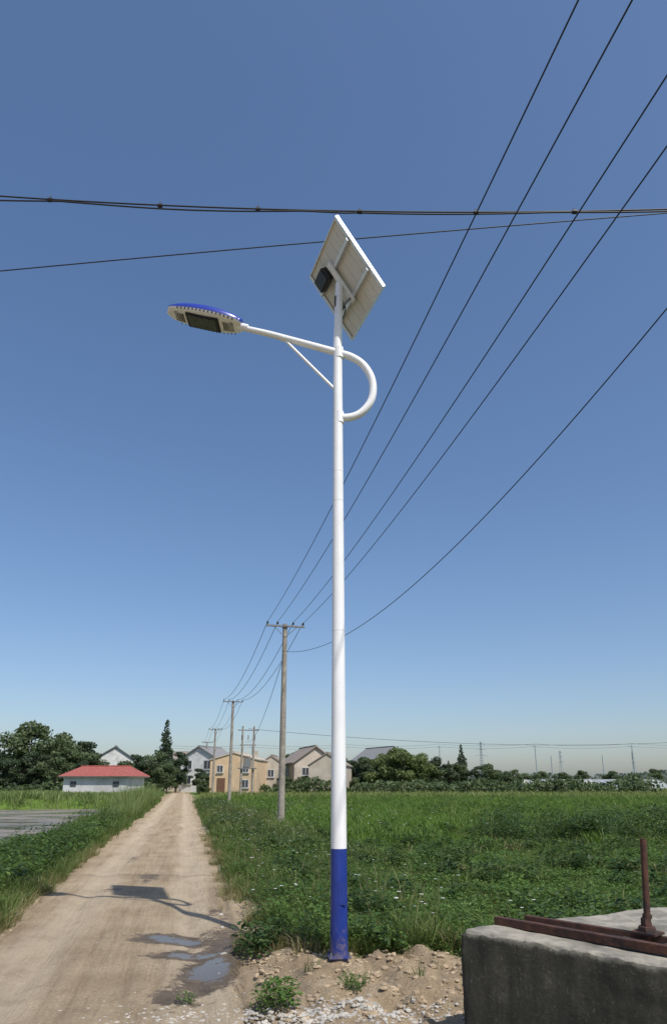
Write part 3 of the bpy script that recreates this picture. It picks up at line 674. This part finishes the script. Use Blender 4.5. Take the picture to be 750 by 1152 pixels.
def house(name,x,y,w,d,hw,hr,rot,wall,roof,wins,door=None,gable=True,side=None,ov=.35):
    e=empty(name,(x,y,0),rot); bm=bmesh.new()
    if gable: prof_=[(-w/2,-.3),(w/2,-.3),(w/2,hw),(0,hw+hr),(-w/2,hw)]; A=[bm.verts.new((p,-d/2,q)) for p,q in prof_]; B=[bm.verts.new((p,d/2,q)) for p,q in prof_]
    else: prof_=[(-d/2,-.3),(d/2,-.3),(d/2,hw),(0,hw+hr),(-d/2,hw)]; A=[bm.verts.new((-w/2,p,q)) for p,q in prof_]; B=[bm.verts.new((w/2,p,q)) for p,q in prof_]
    bm.faces.new(A); bm.faces.new(B[::-1])
    for i in range(5): bm.faces.new((A[i],A[(i+1)%5],B[(i+1)%5],B[i]))
    bm_obj('walls',bm,wall,e)
    half=(w if gable else d)/2; ln=(d if gable else w)+2*ov; sl=hr/half
    for s in (-1,1):
        bm=bmesh.new(); q=[(0,hr+hw+.02),(s*(half+ov),hw-sl*ov+.02),(s*(half+ov),hw-sl*ov+.17),(0,hr+hw+.19)]
        if gable: A=[bm.verts.new((a,-ln/2,b)) for a,b in q]; B=[bm.verts.new((a,ln/2,b)) for a,b in q]
        else: A=[bm.verts.new((-ln/2,a,b)) for a,b in q]; B=[bm.verts.new((ln/2,a,b)) for a,b in q]
        bm.faces.new(A); bm.faces.new(B[::-1])
        for i in range(4): bm.faces.new((A[i],A[(i+1)%4],B[(i+1)%4],B[i]))
        bm_obj('roof_slope_%d'%(s+2),bm,roof,e)
    if gable: box('ridge_cap',(0,0,hw+hr+.2),(.3,ln,.14),roof,e)
    else: box('ridge_cap',(0,0,hw+hr+.2),(ln+.1,.3,.14),roof,e)
    for i,(wx,wz,ww,wh) in enumerate(wins):
        box('window_frame_%d'%i,(wx,-d/2-.02,wz),(ww+.16,.1,wh+.16),frame_m,e); box('window_%d'%i,(wx,-d/2-.05,wz),(ww,.1,wh),win,e)
        box('window_mullion_%d'%i,(wx,-d/2-.085,wz),(.06,.06,wh),frame_m,e); box('window_sill_%d'%i,(wx,-d/2-.09,wz-wh/2-.14),(ww+.3,.2,.07),frame_m,e)
    if door: box('door',(door[0],-d/2-.03,door[2]/2),(door[1],.08,door[2]),door_m,e)
    return e
e=empty('red_roof_pump_house',(-26.3,80,0),-.15)
box('walls',(0,0,.95),(7.6,4.5,2.3),w_white,e); box('eave',(0,0,2.16),(8.5,5.3,.12),w_white,e)
bm=bmesh.new(); q=[(-4.35,-2.75,2.22),(4.35,-2.75,2.22),(4.35,2.75,2.22),(-4.35,2.75,2.22),(-3.0,0,3.35),(3.0,0,3.35)]
v=[bm.verts.new(p) for p in q]
for f in ((0,1,5,4),(1,2,5),(2,3,4,5),(3,0,4),(3,2,1,0)): bm.faces.new([v[i] for i in f])
bm_obj('hip_roof',bm,r_red,e); box('ridge',(0,0,3.38),(6.1,.2,.14),r_red,e)
for i,xx in enumerate((-2.6,2.5)): box('window_%d'%i,(xx,-2.27,1.4),(.7,.08,.55),win,e)
box('plinth',(0,-2.32,.25),(7.7,.15,.5),w_brk,e)
house('village_house',-41,130,6.6,9,5.7,2.1,.25,w_white,r_grey,[(-1.6,4.5,1.0,1.1),(1.6,4.5,1.0,1.1),(0,2.2,1.4,1.2)],gable=True)
house('village_house',-47.5,137,9,8,5.0,1.8,.1,w_white,r_grey,[(-3,4.0,1.1,1.2),(0,4.0,1.1,1.2),(3,4.0,1.1,1.2)],gable=False)
house('village_house',-21.5,120,7.0,8,5.3,2.0,-.3,w_white,r_grey,[(-1.9,4.4,1.2,1.3),(1.7,4.4,1.2,1.3),(-1.9,2,1.2,1.3)],gable=True)
house('village_house',-28,128,8.0,7,5.2,1.6,.0,w_tan,r_brn,[(-2.4,4.1,1.2,1.3),(0.5,4.1,1.2,1.3)],gable=False)
house('ochre_house',-12.9,96,6.4,7.5,4.4,.9,-.12,w_yel,w_tan,[(-1.8,3.3,.7,.8),(1.7,3.3,.7,.8),(1.7,1.4,.8,.9)],door=(-1.6,1.1,2.1),gable=True,ov=.12)
box('chimney',(1.8,1,5.2),(.6,.6,1.2),w_tan,bpy.data.objects['ochre_house'])
house('ochre_house',-8.7,101,2.8,6,4.2,.9,-.05,w_tan,r_brn,[(0,2.8,.8,.9)],gable=True,ov=.12)
house('farmhouse',-4.0,106,6.4,9,4.4,2.2,.3,w_tan,r_brn,[(-1.5,3.1,.9,1.0),(1.4,3.1,.9,1.0)],door=(0,1.0,2.2),gable=True)
house('farmhouse',-.4,100,5.2,7,3.8,1.6,-.15,w_tan,r_brn,[(1.2,2.6,.6,.7)],gable=True,ov=.15)
house('farmhouse',8.6,128,8,9,5.0,2.6,.5,w_white,r_grey,[(-1.6,4,1.0,1.1),(1.6,4,1.0,1.1)],gable=True)
gh_m=noisy('greenhouse_film',(.42,.45,.48),(.52,.55,.58),1,.4,0)
for k in range(5):
    x0=35+k*7.2; e=empty('greenhouse_tunnel',(x0+3,152+k*1.5,0),0); n=14; V=[];F=[]
    for yy in (-12,12):
        for i in range(n+1):
            a=math.pi*i/n; V.append((3.3*math.cos(a),yy,2.0*max(0,math.sin(a))**.8+.1))
    m=n+1
    for i in range(n): F.append((i,i+1,m+i+1,m+i))
    F.append(tuple(range(m))); F.append(tuple(range(m,2*m)))
    me=bpy.data.meshes.new('film'); me.from_pydata(V,[],F); me.materials.append(gh_m); me.update(); link(bpy.data.objects.new('film',me),e)
    for j in range(9):
        tube_obj('hoop_%d'%j,[(3.36*math.cos(math.pi*i/n),-12+3*j,2.06*max(0,math.sin(math.pi*i/n))**.8+.1) for i in range(n+1)],.04,steel,e,5)
    box('door_frame',(0,-12.05,1.0),(1.3,.08,1.7),frame_m,e)
# ------------------------------------------------------------------ TREES
def tree_mesh(name,h,cr,kind,leafm,seed,nleaf=4200,ls=.27):
    r=np.random.RandomState(seed); V=[];L=[];T=[];M=[]
    def add(vf,mi):
        v,f=vf; o=len(V); V.extend([tuple(a) for a in v])
        for q in f: L.extend([o+i for i in q]); T.append(len(q)); M.append(mi)
    th=h*.9 if kind=='conifer' else h*.62
    add(tube([(0,0,-.2),(.1*r.randn(),.1*r.randn(),th*.4),(.2*r.randn(),.2*r.randn(),th)],[h*.026,h*.018,h*.005],8),0)
    cl=[]
    if kind=='conifer':
        for i in range(80):
            t=(i+.5)/80; z=h*(.10+.87*t); rr=cr*(1-t)**.75*(.6+.4*r.rand()); a=i*2.4+r.rand()
            cl.append((rr*.62*math.cos(a),rr*.62*math.sin(a),z,max(.25,rr*.42),.7))
    else:
        nc=34
        for i in range(nc):
            a=r.rand()*6.283; u=r.rand()**.6; zz=r.rand()
            env=math.sin(math.pi*(.12+.8*zz))**.7
            rr=cr*u*env*(.8+.3*math.sin(a*2+seed)); z=h*(.24+.66*zz)
            cl.append((rr*math.cos(a),rr*math.sin(a),z,cr*(.13+.2*r.rand()),.75))
            if i%3==0: add(tube([(0,0,h*(.2+.3*zz)),(rr*.5*math.cos(a),rr*.5*math.sin(a),z*.5+h*(.1+.15*zz)),(rr*math.cos(a),rr*math.sin(a),z)],[h*.011,h*.007,h*.003],6),0)
    cl=np.array(cl); wts=cl[:,3]**2; wts/=wts.sum(); idx=r.choice(len(cl),nleaf,p=wts)
    d=r.randn(nleaf,3); d/=np.linalg.norm(d,axis=1)[:,None]; rr=(.45+.7*r.rand(nleaf)**.6)
    C=cl[idx,:3]+d*(rr*cl[idx,3])[:,None]*np.stack([np.ones(nleaf),np.ones(nleaf),cl[idx,4]],1)
    u=r.randn(nleaf,3); u/=np.linalg.norm(u,axis=1)[:,None]; nn_=d+.6*r.randn(nleaf,3); w=np.cross(nn_,u); w/=np.linalg.norm(w,axis=1)[:,None]; u=np.cross(w,nn_); u/=np.linalg.norm(u,axis=1)[:,None]
    s=(ls*(.5+.9*r.rand(nleaf)))[:,None]
    Q=np.stack([C+u*s,C+w*s*.6,C-u*s,C-w*s*.6],1).reshape(-1,3)
    o=len(V); Vn=np.concatenate([np.array(V),Q]); Ln=np.concatenate([np.array(L),np.arange(4*nleaf)+o]); Tn=np.concatenate([np.array(T),np.full(nleaf,4)]); Mn=np.concatenate([np.array(M),np.ones(nleaf,int)])
    return build(name,Vn,Ln,Tn,[bark,leafm],Mn,obj=False)
md=[tree_mesh('tree_dark_%d'%i,10,3.6,'round',t_dark,i,5200,.22) for i in range(4)]
mm=[tree_mesh('tree_mid_%d'%i,8,3.6,'round',t_mid,10+i,5200,.2) for i in range(4)]
ml=[tree_mesh('tree_light_%d'%i,7,3.8,'round',t_light,20+i,6200,.2) for i in range(2)]
mc=[tree_mesh('tree_conifer_%d'%i,12,3.1,'conifer',t_dark,30+i,5200,.2) for i in range(2)]
def tree(name,me,x,y,s,sz=None,rz=None):
    o=bpy.data.objects.new(name,me); o.location=(x,y,float(H(x,y))); o.scale=(s,s,sz or s); o.rotation_euler=(0,0,random.random()*6.28 if rz is None else rz); link(o)
rr=random.Random(8)
def uX(u,Y): return (u-375)/750*(Y*.9593)
for u,Y,top,k in [(-40,112,9,'d'),(-12,108,7.2,'m'),(10,116,7.6,'d'),(33,110,10.8,'m'),(52,118,8.2,'d'),(72,105,8.2,'m'),(88,113,8.4,'d'),(100,106,5.8,'m'),(120,103,4.2,'d'),(138,108,4.8,'m'),(158,105,5.8,'d'),(172,112,6.3,'m'),(198,108,6.4,'d'),(210,118,5.4,'m'),(150,118,6,'d'),(25,100,6.0,'d'),(-5,98,5.8,'d'),(62,98,5.0,'m'),(-70,108,10,'d'),(-95,112,9,'m'),(235,125,5.4,'d'),(188,100,4.2,'m'),(45,101,5.6,'d'),(92,99,4.6,'d')]:
    me=rr.choice(md if k=='d' else mm); b=10 if k=='d' else 8; sc=top/b/.98
    tree('broadleaf_tree',me,uX(u,Y),Y,sc*1.1,sc)
tree('conifer_tree',mc[0],uX(184,120),120,1.0,1.03)
for u,Y,top,k in [(300,118,6,'d'),(312,112,5.2,'m'),(330,122,6.8,'m'),(345,125,7.4,'d'),(360,124,7.0,'m'),(385,120,6.2,'d'),(402,112,5.2,'d'),(415,118,5.8,'m'),(430,112,5.4,'d'),(470,118,6.0,'d'),(482,112,5.0,'m'),(492,122,6.0,'d'),(505,118,5.2,'d'),(516,124,5.0,'m'),(535,122,4.6,'d'),(548,130,5.0,'m'),(560,135,4.4,'d'),(575,140,4.2,'m'),(340,98,2.6,'m'),(325,97,2.4,'m'),(315,99,3,'d'),(400,101,2.4,'m'),(232,93,2.6,'m'),(225,100,3.6,'d')]:
    me=rr.choice(md if k=='d' else mm); b=10 if k=='d' else 8; sc=top/b/.98
    tree('broadleaf_tree',me,uX(u,Y),Y,sc*(1.25 if top<7 else 1.05),sc)
tree('broadleaf_tree',ml[0],uX(452,104),104,1.03,1.0); tree('broadleaf_tree',ml[1],uX(432,108),108,.85,.85); tree('broadleaf_tree',ml[1],uX(472,106),106,.8,.85)
tree('conifer_tree',mc[1],uX(520,128),128,.7,.72); tree('conifer_tree',mc[0],uX(505,140),140,.5,.5)
for u,Y,top in [(568,145,4.0),(588,148,3.8),(604,149,2.6),(610,185,4.6),(632,176,4.2),(655,190,5),(690,180,4.8),(715,170,4),(740,185,5.2),(768,175,4.6),(626,90,2.2),(800,180,5),(650,138,2.0),(672,138,1.8),(700,137,2.4)]:
    tree('broadleaf_tree',rr.choice(mm),uX(u,Y),Y,top/8*1.4,top/8)
r=np.random.RandomState(77); n=60000; X=-330+820*r.rand(n); Y=300+50*r.rand(n)
hh=4.0+2.6*np.clip(sn(X,X*0,34,90),-.8,1.2)+1.5*sn(X,X*0,11,91)+.8*sn(X,X*0,5,92); Z=np.clip(hh,1.5,12)*(.05+.98*r.rand(n)**.7)
C=np.stack([X,Y,Z],1); u=r.randn(n,3); u/=np.linalg.norm(u,axis=1)[:,None]; w=np.cross(u,r.randn(n,3)); w/=np.linalg.norm(w,axis=1)[:,None]; s=(.4+.6*r.rand(n))[:,None]
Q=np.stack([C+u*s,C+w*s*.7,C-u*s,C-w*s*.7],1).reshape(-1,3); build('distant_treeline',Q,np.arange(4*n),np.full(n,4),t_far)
r=np.random.RandomState(78); n=26000; X=-75+120*r.rand(n); Y=93+8*r.rand(n)+.05*np.abs(X); k=(np.abs(X+RD*Y+.6)>2.4); X,Y=X[k],Y[k]; n=len(X)
hh=1.4+.9*sn(X,X*0,7,93)+.5*sn(X,Y*0,2.5,94); Z=np.clip(hh,.4,4)*r.rand(n)
C=np.stack([X,Y,Z],1); u=r.randn(n,3); u/=np.linalg.norm(u,axis=1)[:,None]; w=np.cross(u,r.randn(n,3)); w/=np.linalg.norm(w,axis=1)[:,None]; s=(.15+.2*r.rand(n))[:,None]
Q=np.stack([C+u*s,C+w*s*.6,C-u*s,C-w*s*.6],1).reshape(-1,3); build('village_hedge',Q,np.arange(4*n),np.full(n,4),t_mid)
# ------------------------------------------------------------------ LIGHT / SKY / CAMERA
Sv=Vector((.339,-.473,.813)).normalized(); el=math.asin(Sv.z); az=math.atan2(Sv.x,Sv.y)
sl=bpy.data.lights.new('sun','SUN'); sl.energy=4.7; sl.angle=rad(.5); sl.color=(1,.95,.87)
so=bpy.data.objects.new('sun',sl); so.rotation_euler=Sv.to_track_quat('Z','Y').to_euler(); so.location=(10,-14,25); link(so)
W=bpy.data.worlds.new('World'); S.world=W; W.use_nodes=True; nt=W.node_tree; bg=nt.nodes['Background']
sk=nt.nodes.new('ShaderNodeTexSky'); sk.sky_type='NISHITA'; sk.sun_disc=False; sk.sun_elevation=el; sk.sun_rotation=az
sk.air_density=1.0; sk.dust_density=1.4; sk.ozone_density=2.2; sk.altitude=0
gm=nt.nodes.new('ShaderNodeGamma'); gm.inputs[1].default_value=.83
hs=nt.nodes.new('ShaderNodeHueSaturation'); hs.inputs['Saturation'].default_value=1.17
mx=nt.nodes.new('ShaderNodeMix'); mx.data_type='RGBA'; mx.blend_type='MULTIPLY'; mx.inputs[0].default_value=1; mx.inputs[7].default_value=(1.02,1.06,1.16,1)
nt.links.new(sk.outputs[0],gm.inputs[0]); nt.links.new(gm.outputs[0],hs.inputs['Color']); nt.links.new(hs.outputs[0],mx.inputs[6]); nt.links.new(mx.outputs[2],bg.inputs['Color']); bg.inputs['Strength'].default_value=.15
cd=bpy.data.cameras.new('camera'); cam=bpy.data.objects.new('camera',cd); link(cam)
cam.location=(0,0,1.6); cam.rotation_euler=(rad(90+16.4),0,0)
cd.sensor_fit='VERTICAL'; cd.sensor_height=36; cd.lens=750/1152*36; cd.shift_y=83/1152; cd.clip_start=.05; cd.clip_end=5000
S.camera=cam
S.view_settings.view_transform='Standard'; S.view_settings.look='None'; S.view_settings.exposure=0
